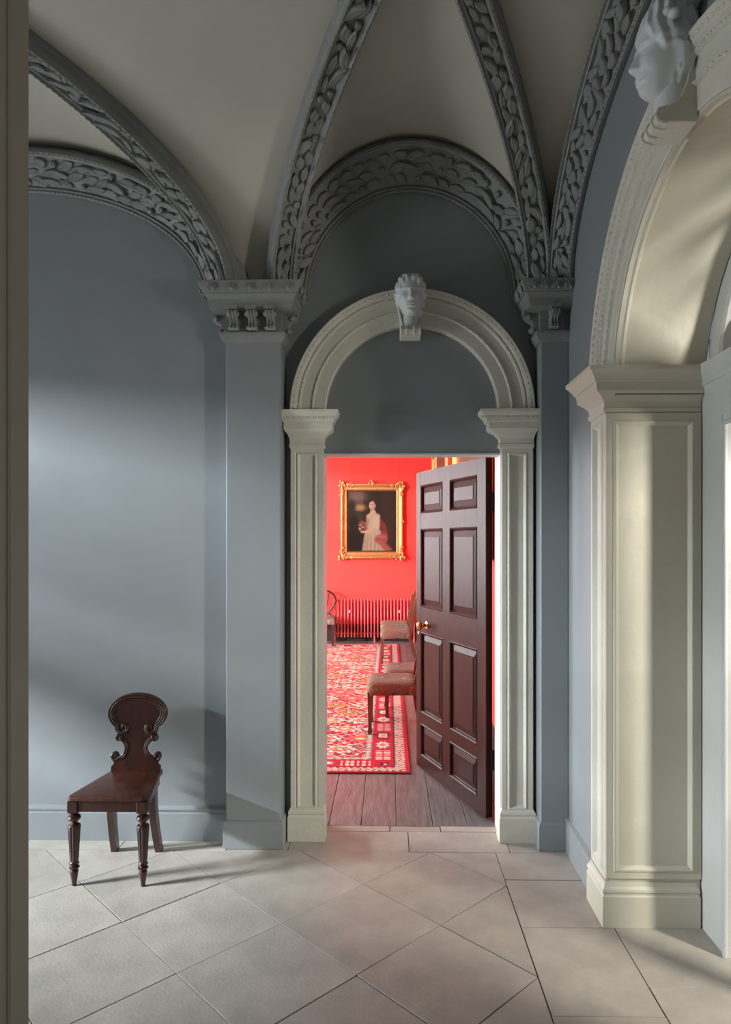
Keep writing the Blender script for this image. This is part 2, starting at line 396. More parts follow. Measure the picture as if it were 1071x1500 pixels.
# ---- pilasters with bracketed capitals
def console(parent, c, out, wd=.044, h=.105, d=.075):
    # S-scroll bracket: side outline extruded across, out = unit vector away from the pilaster
    o = Vector(out); s_ = Vector((-o.y, o.x, 0))
    poly = [(0, 0), (.45*d, .02*h), (.62*d, .10*h), (.60*d, .20*h), (.42*d, .30*h), (.40*d, .42*h), (.50*d, .56*h), (.78*d, .66*h), (1.0*d, .78*h), (1.02*d, .92*h), (.9*d, 1.0*h), (0, h)]
    P = Vector(c)
    f = lambda a, b, t: tuple(P+o*a+s_*t+Vector((0, 0, b)))
    b_ = bevel(MB().prism(poly, f, -wd/2, wd/2).build('console', M['rib'], parent, .5), .003, 2)
    mb = MB()
    for t in (-.36, 0, .36):
        mb.tube([f(a+.002, b, t*wd) for a, b in poly[2:10]], .0042, 6)
    for sd in (-1, 1):
        cc = Vector(f(.72*d, .80*h, sd*wd*.5)); mb.ball(cc, (.016, .016, .016), 8, 5)
        cc = Vector(f(.42*d, .13*h, sd*wd*.5)); mb.ball(cc, (.011, .011, .011), 8, 5)
    mb.box(*(lambda q0, q1: (min(q0[0], q1[0]), max(q0[0], q1[0]), min(q0[1], q1[1]), max(q0[1], q1[1]), P.z+h, P.z+h+.018))(f(0, 0, -wd*.66), f(1.12*d, 0, wd*.66)))
    mb.build('console_flute', M['rib'], b_)
def shellmesh():
    mb = MB()
    for k in range(7):
        a = -1.1+2.2*k/6; L = .040-.007*abs(a)
        mb.tube([(0, 0, 0), (math.sin(a)*L*.5, -.007, math.cos(a)*L*.5), (math.sin(a)*L, -.004, math.cos(a)*L)], [.0025, .005, .004], 6)
    me = mb.mesh('shell'); me.materials.append(M['rib']); return me
SHELL = shellmesh()
def pilaster(x0, x1, label, sides=(1, 1)):
    TR[0] += 1; Y0 = 3.765
    o = bevel(MB().box(x0, x1, Y0, YD+.02, 0, 2.86).build('trim_%d' % TR[0], M['wall'], None, 0), .006, 2)
    struct(o, label, 'pilaster')
    bevel(MB().course(x0, x1, Y0, YD+.02, [(.014, 0), (.014, .135), (.010, .150), (.002, .158)]).build('plinth', M['wall'], o, .4), .003)
    MB().course(x0, x1, Y0, YD+.03, [(0, 2.795), (.010, 2.800), (.026, 2.822), (.030, 2.838), (.030, 2.850), (.006, 2.854), (.006, 2.965), (.030, 2.972)]).build('necking', M['rib'], o, .4)
    MB().course(x0, x1, Y0, YD+.03, [(.02, 2.962), (.075, 2.972), (.078, 2.990), (.082, 3.012), (.094, 3.030), (.098, 3.036), (.098, 3.042), (.106, 3.044), (.124, 3.084), (.126, 3.092), (.126, 3.10), (0, 3.10)]).build('cornice', M['rib'], o, .35)
    n = 3 if x1-x0 > .25 else 1
    for k in range(n):
        cx = x0+(x1-x0)*((k+.5)/n if n > 1 else .42)
        console(o, (cx, Y0-.004, 2.856), (0, -1, 0))
    if sides[0]: console(o, (x0-.004, Y0+.05, 2.856), (-1, 0, 0))
    if sides[1]: console(o, (x1+.004, Y0+.05, 2.856), (1, 0, 0))
    m_ = int((x1-x0+.2)/.085)
    for k in range(m_):
        f = bpy.data.objects.new('shell_carving', SHELL); COL.objects.link(f); f.parent = o
        f.location = (x0-.10+(x1-x0+.2)*(k+.5)/m_ if n > 1 else x0-.10+(x1-x0+.1)*(k+.5)/m_, Y0-.112, 3.048); f.rotation_euler = (.42, 0, 0); 
    for sd in (0, 1):
        if sides[sd]:
            for k in range(2):
                f = bpy.data.objects.new('shell_carving', SHELL); COL.objects.link(f); f.parent = o
                f.location = ((x0-.112) if sd == 0 else (x1+.112), Y0-.06+.09*k, 3.048); f.rotation_euler = (.42, 0, -PI/2 if sd == 0 else PI/2)
    return o
pilaster(*PXL, 'blue grey pilaster with bracketed capital between the hall chair and the doorway')
pilaster(*PXR, 'narrow grey corner pilaster with bracketed capital beside the end wall', (1, 0))
pilaster(mx(PXL[1]), mx(PXL[0]), 'blue grey pilaster with bracketed capital beyond the entrance lining')

# ---- baseboards
def skirting(name, pts, hgt, th, m, label):
    TR  # profile swept along a wall line; th measured to the left of the direction of travel
    prof = [(0, 0), (th, 0), (th, hgt*.80), (th*.8, hgt*.82), (th*.8, hgt*.88), (th*1.05, hgt*.90), (th*1.05, hgt*.94), (th*.55, hgt*.97), (0, hgt)]
    R = []
    for (x, y) in pts:
        d = Vector((pts[1][0]-pts[0][0], pts[1][1]-pts[0][1])).normalized(); nrm = Vector((-d.y, d.x))
        R.append([(x+nrm.x*a, y+nrm.y*a, b) for a, b in prof])
    return struct(MB().rings(R, True, True, True).build(name, m, None, .4), label, 'baseboard')
skirting('baseboard_back', [(-.905, YB), (mx(-.905), YB)], .195, .024, M['wall'], 'blue grey baseboard behind the hall chair')
skirting('baseboard_right', [(XR, 3.24), (XR, YD)], .185, .020, M['white'], 'pale baseboard on the end wall beside the corner pilaster') if False else \
    skirting('baseboard_right', [(XR, 3.20), (XR, 3.80)], .185, .020, M['wall'], 'pale baseboard on the end wall beside the corner pilaster')

# ---- door surround on the back wall
TR[0] += 1
ds = MB()
CXD = .128
SY = 3.872
sur = None
def archivolt(name, fn, c, z, ri, ro, a0, a1, m, parent, label=None, cat=None):
    # fn(a, b, h): h = projection from the wall
    wd = ro-ri
    prof = [(ri, -.07), (ri, .010), (ri+.006, .014), (ri+wd*.34, .014), (ri+wd*.36, .024), (ri+wd*.40, .026), (ri+wd*.42, .018), (ri+wd*.70, .018),
            (ri+wd*.72, .028), (ri+wd*.78, .032), (ri+wd*.80, .026), (ri+wd*.84, .040), (ri+wd*.97, .052), (ro, .052), (ro, -.07)]
    n = 56; R = []
    for k in range(n+1):
        a = a0+(a1-a0)*k/n; R.append([fn(c+r*math.cos(a), z+r*math.sin(a), h) for r, h in prof])
    o = MB().rings(R, True, True, True).build(name, m, parent, .45)
    mb = MB()
    for fr, hh, st, sz in ((.38, .026, .042, .0065), (.755, .031, .022, .0060), (.90, .046, .034, .0085)):
        r = ri+wd*fr; q = int(abs(a1-a0)*r/st)
        for k in range(q):
            a = a0+(a1-a0)*(k+.5)/q; da = st*.36/r
            pts = [fn(c+r*math.cos(a+da), z+r*math.sin(a+da), hh), fn(c+(r+sz)*math.cos(a), z+(r+sz)*math.sin(a), hh), fn(c+r*math.cos(a-da), z+r*math.sin(a-da), hh), fn(c+(r-sz)*math.cos(a), z+(r-sz)*math.sin(a), hh), fn(c+r*math.cos(a), z+r*math.sin(a), hh+.007)]
            mb.add(pts, [(0, 1, 4), (1, 2, 4), (2, 3, 4), (3, 0, 4)])
    mb.build('carved_beading', m, o if parent is None else parent, 0)['kind'] = 'stuff'
    return o
sur = archivolt('trim_%d' % TR[0], lambda a, b, h: (a, YD-.035-h, b), CXD, 2.435, .490, .690, 0, PI, M['stone'], None)
struct(sur, 'off-white classical arched surround framing the doorway', 'door surround')
def surround_leg(x0, x1, ix0, ix1):
    y0 = SY
    body = MB().box(x0, x1, y0+.012, YD+.02, .13, 2.25)
    fn = lambda a, b, h: (a, y0-h, b)
    body.build('jamb_pilaster', M['stone'], sur, 0)
    p = MB().frame(x0, x1, .15, 2.235, [(0, -.02), (0, 0), (.024, 0), (.030, -.003), (.040, .004), (.050, -.010), (.056, -.014), (.058, -.015)], fn, True).build('panel_moulding', M['stone'], sur, .4)
    MB().course(x0, x1, y0, YD+.02, [(.016, 0), (.016, .135), (.010, .148), (.014, .158), (.012, .168), (.004, .178), (.002, .186)]).build('plinth', M['stone'], sur, .4)
    pr = [(0, 2.225), (.010, 2.232), (.012, 2.250), (.006, 2.254), (.010, 2.282), (.026, 2.306), (.050, 2.322), (.056, 2.330), (.056, 2.366), (.064, 2.370), (.066, 2.384), (.078, 2.404), (.088, 2.418), (.090, 2.434), (0, 2.436)]
    s0 = (x0-ix0)/.09; s1 = (ix1-x1)/.09
    MB().rings([[(x0-o*s0, y0-o, z), (x1+o*s1, y0-o, z), (x1+o*s1, YD+.02, z), (x0-o*s0, YD+.02, z)] for o, z in pr], True, True, True).build('impost', M['stone'], sur, .35)
    mb = MB()
    k = 0; x = ix0+.012
    while x < ix1-.008:
        mb.ball((x, y0-.073, 2.392), (.0065, .006, .008), 6, 4); x += .0165
    mb.build('impost_beading', M['stone'], sur)['kind'] = 'stuff'
surround_leg(-.561, -.379, -.612, -.285); surround_leg(.637, .812, .506, .846)
MB().box(DX0-.002, DX0+.004, 3.90, 4.11, 0, DZ+.05).box(DX1-.004, DX1+.002, 3.90, 4.11, 0, DZ+.05).box(DX0, DX1, 3.915, 4.035, DZ-.008, DZ+.001).build('reveal_lining', M['white'], sur, 0)

# ---- right end arch: pier, archivolt, impost, reveal panels
def end_arch(x, dirx, label, m1, m2, detail=True):
    # x: wall plane, dirx: +1 when the hall lies towards -x
    TR[0] += 1
    fn = lambda a, b, h: (x-dirx*(h+.0), a, b)
    a0 = math.asin((ZI-AZ)/RO)
    o = archivolt('trim_%d' % TR[0], fn, AY, AZ, RI, RO, a0, PI-a0, m1, None)
    struct(o, label, 'arch surround')
    for sg in (1, -1):
        y0, y1 = sorted((AY+sg*.765, AY+sg*.980))        # pier strip on the wall
        xf = x-dirx*.030; xb = x+dirx*.385
        lo, hi = sorted((xf, xb))
        MB().box(lo+(.012 if dirx > 0 else 0), hi-(.012 if dirx < 0 else 0), y0, y1, .10, 2.29).build('pier', m2, o, 0)
        # panel on the hall face
        f1 = lambda a, b, h: (xf-dirx*h, a, b)
        MB().frame(y0, y1, .20, 2.275, [(0, -.015), (0, 0), (.030, 0), (.036, .005), (.046, .008), (.056, -.004), (.062, -.011), (.066, -.0115)], f1, True).build('panel_moulding', m1, o, .4)
        # panel on the reveal face
        yr = y0 if sg > 0 else y1
        f2 = lambda a, b, h: (a, yr-sg*h, b)
        MB().frame(lo, hi, .215, 2.265, [(0, -.002), (0, .012), (.030, .012), (.034, .018), (.042, .020), (.050, .012), (.056, .003), (.060, .003)], f2, True).build('reveal_panel', m2, o, .4)
        pr = [(.016, 0), (.016, .135), (.012, .142), (.012, .150), (.016, .156), (.014, .166), (.006, .178), (.002, .195)]
        MB().course(lo+(0 if dirx > 0 else .02), hi-(.02 if dirx > 0 else 0), y0, y1, pr).build('plinth', m2, o, .35)
        pi_ = [(0, 2.265), (.010, 2.272), (.012, 2.288), (.006, 2.292), (.010, 2.315), (.026, 2.335), (.046, 2.350), (.052, 2.356), (.056, 2.392), (.064, 2.396), (.068, 2.408), (.082, 2.428), (.094, 2.440), (.096, 2.456), (0, 2.458)]
        MB().rings([[(lo-q*(1 if dirx > 0 else 0), y0-q, z), (hi+q*(0 if dirx > 0 else 1), y0-q, z), (hi+q*(0 if dirx > 0 else 1), y1+q, z), (lo-q*(1 if dirx > 0 else 0), y1+q, z)] for q, z in pi_], True, True, True).build('impost', m1 if not detail else m2, o, .35)
    # soffit of the arch, slightly proud of the wall
    n = 40; R = []
    lo, hi = sorted((x-dirx*.008, x+dirx*.385))
    pr = [(lo, RI-.001), (lo, RI-.012), (lo+.020, RI-.012), (lo+.026, RI-.018), (lo+.036, RI-.016), (lo+.042, RI-.006), (hi, RI-.006), (hi, RI-.001)]
    for k in range(n+1):
        a = a0*.8+(PI-1.6*a0)*k/n; R.append([(u, AY+r*math.cos(a), AZ+r*math.sin(a)) for u, r in pr])
    MB().rings(R, True, True, True).build('soffit', m2, o, .4)
    return o
end_arch(XR, 1, 'cream arched surround with moulded impost and panelled pier on the end wall', M['stone'], M['cream'])
end_arch(XL, -1, 'cream arched surround around the window in the far end wall', M['stone'], M['cream'])
# framed garden door in the right opening
gd = empty('door_2', (1.375, AY, 0)); struct(gd, 'white framed glazed garden door with transom and fanlight in the arched opening', 'door')
def part(mb, name, m, parent, sm=0, bv=0):
    o = mb.build(name, m, parent, sm)
    if bv: bevel(o, bv)
    return o
for sg in (1, -1):
    y0, y1 = sorted((sg*.54, sg*.78))
    part(MB().box(0, .05, y0, y1, 0, 2.46), 'frame_stile', M['white'], gd)
    ye = sg*.54
    part(MB().tube([(-.004, ye+sg*.004, 0), (-.004, ye+sg*.004, 2.19)], .010, 8), 'frame_bead', M['white'], gd, .8)
    part(MB().tube([(-.001, ye+sg*.034, 0), (-.001, ye+sg*.034, 2.22)], .004, 6), 'frame_bead', M['white'], gd, .8)
    part(MB().box(.05, .40, *sorted((sg*.512, sg*.54)), 0, 2.25), 'inner_lining', M['cream'], gd)
    part(MB().box(.34, .385, *sorted((sg*.43, sg*.512)), 0, 2.2), 'leaf_stile', M['white'], gd)
part(MB().box(0, .05, -.54, .54, 2.19, 2.46), 'frame_head', M['white'], gd)
part(MB().tube([(-.004, -.54, 2.186), (-.004, .54, 2.186)], .010, 8), 'frame_bead', M['white'], gd, .8)
part(MB().rings([[(-a, yy, z) for a, z in ((-.02, 2.335), (0, 2.335), (.006, 2.350), (.014, 2.372), (.022, 2.376), (.022, 2.395), (.034, 2.420), (.044, 2.445), (.046, 2.458), (-.02, 2.462))] for yy in (-.74, .74)], True, True, True), 'transom', M['white'], gd, .3)
part(MB().box(.34, .385, -.512, .512, 2.13, 2.25), 'leaf_rail', M['white'], gd)
part(MB().box(.34, .385, -.512, .512, 0, .22), 'leaf_rail', M['white'], gd)
part(MB().box(.34, .385, -.035, .035, .2, 2.2), 'meeting_stile', M['white'], gd)
for z in (.72, 1.2, 1.68):
    part(MB().box(.348, .378, -.45, .45, z-.012, z+.012), 'glazing_bar', M['white'], gd)
zs_ = [.22, .72, 1.2, 1.68, 2.13]
for a, b in zip(zs_[:-1], zs_[1:]):
    for y0, y1 in ((-.43, -.035), (.035, .43)): part(MB().box(.360, .364, y0, y1, a, b), 'pane', M['glass'], gd)
fr = []
for k in range(41):
    a = PI*k/40; fr.append([(xx, r*math.cos(a), 2.40+r*math.sin(a)) for xx, r in ((.0, .70), (.0, .615), (.012, .605), (.05, .60), (.05, .70))])
part(MB().rings(fr, True, True, True), 'fanlight_arch', M['white'], gd, .4)
for k in range(1, 6):
    a = PI*k/6; part(MB().tube([(.36, .1*math.cos(a), 2.42+.1*math.sin(a)), (.36, .52*math.cos(a), 2.42+.52*math.sin(a))], .026, 6), 'fanlight_bar', M['white'], gd)  # bars made thick to hold back light through the fanlight
fr = []
for k in range(41):
    a = PI*k/40; fr.append([(xx, r*math.cos(a), 2.40+r*math.sin(a)) for xx, r in ((.05, .66), (.05, .60), (.40, .40), (.40, .66))])
part(MB().rings(fr, True, True, True), 'fanlight_lining', M['wood'], gd, .4)  # lining deepened and narrowed to block light from the arch soffit
part(MB().prism(arc(0, 2.44, .60, .56, 0, PI, 24), lambda a, b, t: (t, a, b), .368, .371), 'fanlight_pane', M['glass'], gd)
# outer jamb walls of the recess
og = MB().box(1.425, 1.85, AY+.54, AY+.80, 0, 2.6).box(1.425, 1.85, AY-.80, AY-.54, 0, 2.6)
struct(og.build('wall_recess', M['cream'], None, 0), 'cream cheek walls of the garden door recess', 'wall')
# arched sash window of the left end wall
wn = empty('window_1', (XL-.30, AY, 0)); struct(wn, 'tall arched glazed window in the far end wall', 'window')
part(MB().box(-.03, .03, -.74, -.66, 0, 2.4).box(-.03, .03, .66, .74, 0, 2.4), 'window_frame', M['white'], wn)
part(MB().box(-.03, .03, -.70, .70, 0, .55), 'window_panel', M['white'], wn)
part(MB().box(-.05, .05, -.72, .72, 2.22, 2.40), 'window_transom', M['white'], wn)
for y in (-.22, .22): part(MB().box(-.016, .016, y-.014, y+.014, .55, 2.25), 'glazing_bar', M['white'], wn)
for q in range(1, 8):
    a = PI*q/8; part(MB().tube([(0, .12*math.cos(a), 2.40+.12*math.sin(a)), (0, .70*math.cos(a), 2.40+.66*math.sin(a))], .034, 6), 'fanlight_bar', M['white'], wn)  # bars thickened to dim the light falling high on the back wall
part(MB().tube([(0, .42*math.cos(a), 2.40+.40*math.sin(a)) for a in np.linspace(0, PI, 20)], .022, 6), 'fanlight_ring', M['white'], wn)
for z in (1.02, 1.48, 1.94): part(MB().box(-.016, .016, -.66, .66, z-.014, z+.014), 'glazing_bar', M['white'], wn)
part(MB().prism([(-.66, .55), (.66, .55), (.66, 2.40)]+arc(0, 2.40, .66, .66, 0, PI, 24)[1:], lambda a, b, t: (t, a, b), -.002, .002), 'pane', M['glass'], wn)

# ------------------------------------------------------------------ plaster heads
def sculpt(hh, cap=False, seed=1, hair=.85):
    # returns vertices/faces of a head + neck, front = -Y, origin at chin level centre; hh = head height
    rs = np.random.RandomState(seed); nu, nv = 128, 96
    u = np.linspace(-PI, PI, nu, endpoint=False); v = np.linspace(.02, PI-.02, nv)
    U, V = np.meshgrid(u, v); X = np.sin(V)*np.sin(U); Y = -np.sin(V)*np.cos(U); Z = np.cos(V)
    z = Z*.122; fr = np.clip(.5+.9*np.cos(U), 0, 1); az = np.abs(Z)
    pw_ = np.where(Z > 0, 2.3+.5*fr, 2.1+1.5*fr); R_ = (1-az**pw_)**(1/pw_)
    x = .076*R_*np.sign(np.sin(U))*np.abs(np.sin(U))**.9; y = -R_*np.where(np.cos(U) > 0, .088, .100)*np.sign(np.cos(U))*np.abs(np.cos(U))**.85
    jaw = np.clip(-z/.122, 0, 1); x = x*(1-.36*jaw**1.5); y = np.where(y > 0, y*(1-.45*jaw), y)
    g = lambda a, s_: np.exp(-(a/s_)**2)
    front = np.clip((-Y/np.maximum(np.sin(V), .05)-.25)/.45, 0, 1)
    ax = np.abs(x); d = np.zeros_like(x)
    tip = np.clip((.018-z)/.056, 0, 1); cut = 1/(1+np.exp(-(z+.043)/.0022)); brg = 1/(1+np.exp((z-.026)/.006))
    d += (.007+.023*tip**1.2)*g(x, .0075+.0045*tip)*cut*brg
    d += .009*g(ax-.0125, .0055)*g(z+.036, .007)
    d += -.006*g(ax-.008, .0032)*g(z+.046, .003)
    d += -.015*g(ax-.031, .018)*g(z-.006, .013)
    d += .0105*g(ax-.032, .0125)*g(z-.003, .0085)
    d += -.0030*g(ax-.032, .014)*g(z+.0055, .0016)-.0030*g(ax-.032, .014)*g(z-.0125, .0016)
    d += .006*g(ax-.030, .020)*g(z-.028+(ax-.03)**2*4, .0055)
    d += .0075*g(x, .020)*g(z+.0640, .0048)+.0085*g(x, .017)*g(z+.0765, .0055)-.0045*g(x, .023)*g(z+.0702, .0018)
    d += -.006*g(x, .022)*g(z+.088, .006)
    d += -.002*g(x, .0035)*g(z+.055, .005)
    d += .009*g(x, .020)*g(z+.103, .012)
    d += .004*g(ax-.044, .018)*g(z+.028, .020)-.004*g(ax-.040, .012)*g(z+.066, .016)
    y = y-d*front
    # ears hidden by hair; hair: waves parted at the centre, swept to the sides
    line = .078-.085*np.clip((ax-.010)/.062, 0, 1)**2.0
    hm = 1/(1+np.exp(-(z-line)/.004)); hm = np.maximum(hm, 1/(1+np.exp(-(y-.004)/.006))*(z > -.10))
    wave = .5+.5*np.sin(ax*190-z*120+1.3*np.sin(z*70+ax*40)+seed)
    rad = hm*hair*(.011+.009*wave*np.clip(ax/.02, 0, 1)+.004*np.sin(U*17+z*60))
    nl = np.sqrt(X*X+Y*Y+Z*Z); x += X/nl*rad*1.15; y += Y/nl*rad; z += Z/nl*rad
    if cap:
        cm = np.clip((z-.085)/.012, 0, 1)*np.clip((.75-(-Y))/.35, 0, 1)
        z += cm*.030; x *= 1+.10*cm
    k = hh/.25
    P = np.stack([x*k, y*k, (z+.12)*k], -1).reshape(-1, 3)
    mb = MB(); mb.v = [tuple(p) for p in P]
    for j in range(nv-1):
        for i in range(nu):
            i2 = (i+1) % nu; mb.f.append((j*nu+i, j*nu+i2, (j+1)*nu+i2, (j+1)*nu+i))
    mb.f.append(tuple(range(nu))[::-1]); mb.f.append(tuple((nv-1)*nu+i for i in range(nu)))
    # neck
    R = []
    for t in np.linspace(0, 1, 9):
        zz = (.055-.130*t)*k; r = (.050+.004*t+.010*max(0, t-.7))*k; cy = (.022+.004*t)*k
        R.append([(r*math.sin(a)*(1+.05*math.cos(2*a)), cy-r*1.05*math.cos(a), zz) for a in [2*PI*q/28 for q in range(28)]])
    mb.rings(R, True, True, True)
    return mb, k
def keystone_head(name, hh, label, loc, rz, tilt, cap, seed, m_scroll, yb):
    # yb: the wall plane behind the head, nothing goes deeper
    root = empty(name, loc, rz); tag(root, label, 'sculpture')
    mb, k = sculpt(hh, cap, seed)
    mb.v = [(p[0], min(p[1], yb), p[2]) for p in mb.v]
    h_ = mb.build('head', M['plaster'], root, 1.2); h_.rotation_euler = (tilt, 0, 0)
    # hair at the nape and a lock on the shoulder
    lk = MB()
    for sd, n in ((-1, 4), (1, 3)):
        for q in range(n):
            path = [(sd*(.078-.003*q-(.030 if sd < 0 else .012)*t)*k+.004*k*math.sin(t*9+q), (.012+.014*q-.03*t*(sd < 0))*k+.004*k*math.cos(t*8+q), (.13-.20*t*(1 if sd < 0 else .40))*k) for t in np.linspace(0, 1, 14)]
            lk.tube(path, [(.010-.004*t)*k for t in np.linspace(0, 1, 14)], 7)
    lk.v = [(p[0], min(p[1], yb), p[2]) for p in lk.v]
    l_ = lk.build('hair_lock', M['plaster'], h_, 1.2)
    if cap:
        cp = MB()
        for q in range(9):
            a = -1.25+2.5*q/8
            cp.ball((.090*k*math.sin(a), (-.03-.045*math.cos(a)+.03)*k, (.205+.012*math.cos(q*2))*k), (.022*k, .020*k, .016*k), 9, 6)
        cp.ball((0, .028*k, .245*k), (.088*k, .085*k, .026*k), 16, 8)
        cp.v = [(p[0], min(p[1], yb), p[2]) for p in cp.v]
        cp.build('headdress', M['plaster'], h_, 1.2)
    # scrolled keystone block behind and below
    kb = MB()
    prof = [(yb, -.105*k), (-.020*k, -.105*k), (-.042*k, -.098*k), (-.050*k, -.082*k), (-.042*k, -.066*k), (-.015*k, -.058*k), (.02*k, -.03*k), (.04*k, .02*k), (.05*k, .10*k), (yb, .12*k)]
    kb.prism(prof, lambda a, b, t: (t, a, b), -.062*k, .062*k)
    ks = bevel(kb.build('keystone_scroll', m_scroll, root, .5), .004)
    rb = MB()
    for t in (-.056, -.022, .022, .056): MB().tube([(t*k, a-.001, b) for a, b in prof[1:6]], .006*k, 6).build('scroll_rib', m_scroll, ks)
    return root
keystone_head('plaster_head', .235, 'white plaster head of a young figure on the arch over the doorway', (.117, 3.79, 2.94), 0, -.04, False, 1, M['stone'], .105)
keystone_head('plaster_head', .268, 'large white plaster head with headdress on the arch of the end wall', (.900, 2.24, 3.140), -PI/2, -.03, True, 4, M['stone'], .075)

# ------------------------------------------------------------------ panelled door standing open
dr = empty('door_1', (.588, 4.17, .012), math.atan2(.933, -.36)); struct(dr, 'dark glossy eight-panel wooden door standing open into the red room', 'door')
DWI, DH, TH = 1.066, 2.205, .045
cols = [(.112, .500), (.612, .985)]
rows = [(2.105, 1.895), (1.780, 1.200), (1.015, .415), (.335, .095)]
part(MB().box(0, .112, -TH, 0, 0, DH), 'stile', M['door'], dr, 0, .003); part(MB().box(.985, DWI, -TH, 0, 0, DH), 'stile', M['door'], dr, 0, .003)
part(MB().box(.500, .612, -TH, -.001, 0, DH), 'muntin', M['door'], dr)
rz = [(DH, rows[0][0])]+[(rows[i][1], rows[i+1][0]) for i in range(3)]+[(rows[3][1], 0)]
for a, b in rz:
    part(MB().box(.112, .500, -TH, -.001, b, a), 'rail', M['door'], dr); part(MB().box(.612, .985, -TH, -.001, b, a), 'rail', M['door'], dr)
for x0, x1 in cols:
    for a, b in rows:
        part(MB().frame(x0, x1, b, a, [(0, -.0005), (.006, .003), (.014, -.003), (.018, -.014), (.022, -.017), (.060, -.006), (.062, -.003), (.064, -.003)], lambda p, q, h: (p, h, q), True)
             .frame(x0, x1, b, a, [(0, -.045), (.02, -.032), (.03, -.03)], lambda p, q, h: (p, h, q), True), 'panel', M['door'], dr, .3)
kn = part(MB().lathe([(.027, 0), (.028, .004), (.012, .008), (.010, .028), (.014, .034), (.026, .046), (.030, .058), (.026, .070), (.012, .078), (.002, .079)], n=20), 'door_knob', M['brass'], dr, .9)
kn.location = (.885, -.003, 1.075); kn.rotation_euler = (-PI/2, 0, 0)
esc = part(MB().lathe([(.012, 0), (.013, .003), (.010, .005)], n=14), 'keyhole_cover', M['brass'], dr, .9); esc.location = (1.02, 0, 1.0); esc.rotation_euler = (-PI/2, 0, 0)
for z in (.35, 1.93): part(MB().box(-.012, .012, -TH-.014, -TH+.012, z-.06, z+.06), 'hinge', M['iron'], dr)

# ------------------------------------------------------------------ red room
RXL, RXR, RY1, RZ = -4.2, .80, 11.68, 3.75
fb = MB().box(RXL-.2, RXR+.3, 4.079, RY1+.2, -.14, -.02).build('floor.001', M['skirt'], None, 0)
struct(fb, 'worn wide-board timber floor of the red room', 'floor')
pw = [-.155, -.005, .213, .43, .65, .86]
xs = [-.364-.2*k for k in range(20, 0, -1)]+[-.364, -.169, .043, .262, .47, .68, .86]
def plankmesh(wd, L):
    return MB().box(0, wd, 0, L, -.03, 0).mesh('plank')
for a, b in zip(xs[:-1], xs[1:]):
    o = MB().rings([[(q, 4.081, -.03), (q2, 4.081, -.03), (q2, RY1, -.03), (q, RY1, -.03)] if t == 0 else [(q+t, 4.081+t, z), (q2-t, 4.081+t, z), (q2-t, RY1, z), (q+t, RY1, z)] for t, z, q, q2 in ((0, -.03, a+.0015, b-.0015), (0.0001, -.004, a+.0015, b-.0015), (.003, -.001, a+.0015, b-.0015))], True, False, True).build('plank', M['plank'], fb, 0)
struct(MB().box(RXL-.2, RXR+.2, RY1, RY1+.15, -.05, RZ).build('wall_far', M['red'], None, 0), 'bright red wall at the far end of the red room', 'wall')
struct(MB().box(RXR, RXR+.15, 4.13, RY1, -.05, RZ).build('wall_parlour_right', M['red'], None, 0), 'bright red side wall of the red room hung with gilt frames', 'wall')
wv = MB(); wv.box(RXL-.15, RXL, 4.12, RY1, -.05, .6).box(RXL-.15, RXL, 4.12, RY1, 3.2, RZ)
for a, b in ((4.12, 5.2), (7.9, 8.4), (11.2, RY1)): wv.box(RXL-.15, RXL, a, b, .6, 3.2)
struct(wv.build('wall_parlour_left', M['red'], None, 0), 'red side wall of the red room with two tall windows', 'wall')
struct(MB().box(RXL-.15, -.75, 4.121, 4.135, -.05, RZ).box(-.75, DX0-.06, 4.121, 4.135, -.05, RZ).box(DX1+.05, RXR, 4.121, 4.135, -.05, RZ).box(DX0-.06, DX1+.05, 4.121, 4.135, DZ+.06, RZ).build('wall_parlour_near', M['red'], None, 0), 'red wall of the red room around the doorway', 'wall')
struct(MB().box(RXL-.15, RXR+.15, 4.12, RY1+.15, RZ, RZ+.1).build('ceiling.001', M['ceil'], None, 0), 'plain white ceiling of the red room', 'ceiling')
for k, (a, b) in enumerate(((5.2, 7.9), (8.4, 11.2))):
    hw = (b-a)/2
    wd = empty('window_%d' % (k+2), (RXL-.08, (a+b)/2, .6)); struct(wd, 'wide sash window in the red room %s' % ('nearer the hall' if k == 0 else 'nearer the radiator wall'), 'window')
    part(MB().box(-.03, .03, -hw, -hw+.07, 0, 2.6).box(-.03, .03, hw-.07, hw, 0, 2.6).box(-.03, .03, -hw+.07, hw-.07, 0, .07).box(-.03, .03, -hw+.07, hw-.07, 2.53, 2.6), 'window_frame', M['white'], wd)
    for y in (-hw*.5, 0, hw*.5): part(MB().box(-.015, .015, y-.012, y+.012, .07, 2.53), 'glazing_bar', M['white'], wd)
    for z in (.69, 1.3, 1.92): part(MB().box(-.015, .015, -hw+.07, hw-.07, z-.012, z+.012), 'glazing_bar', M['white'], wd)
    part(MB().box(-.002, .002, -hw+.07, hw-.07, .07, 2.53), 'pane', M['glass'], wd)
skirting('baseboard_far', [(RXR, RY1), (RXL, RY1)], .29, .022, M['skirt'], 'dark brown baseboard behind the red radiator')
skirting('baseboard_parlour', [(RXR, 4.15), (RXR, RY1)], .29, .020, M['skirt'], 'dark brown baseboard along the side wall with gilt frames')
TR[0] += 1
struct(MB().box(RXL, RXR, RY1-.03, RY1, 3.155, 3.175).build('trim_%d' % TR[0], M['red'], None, 0), 'thin red picture rail above the portrait', 'picture rail')

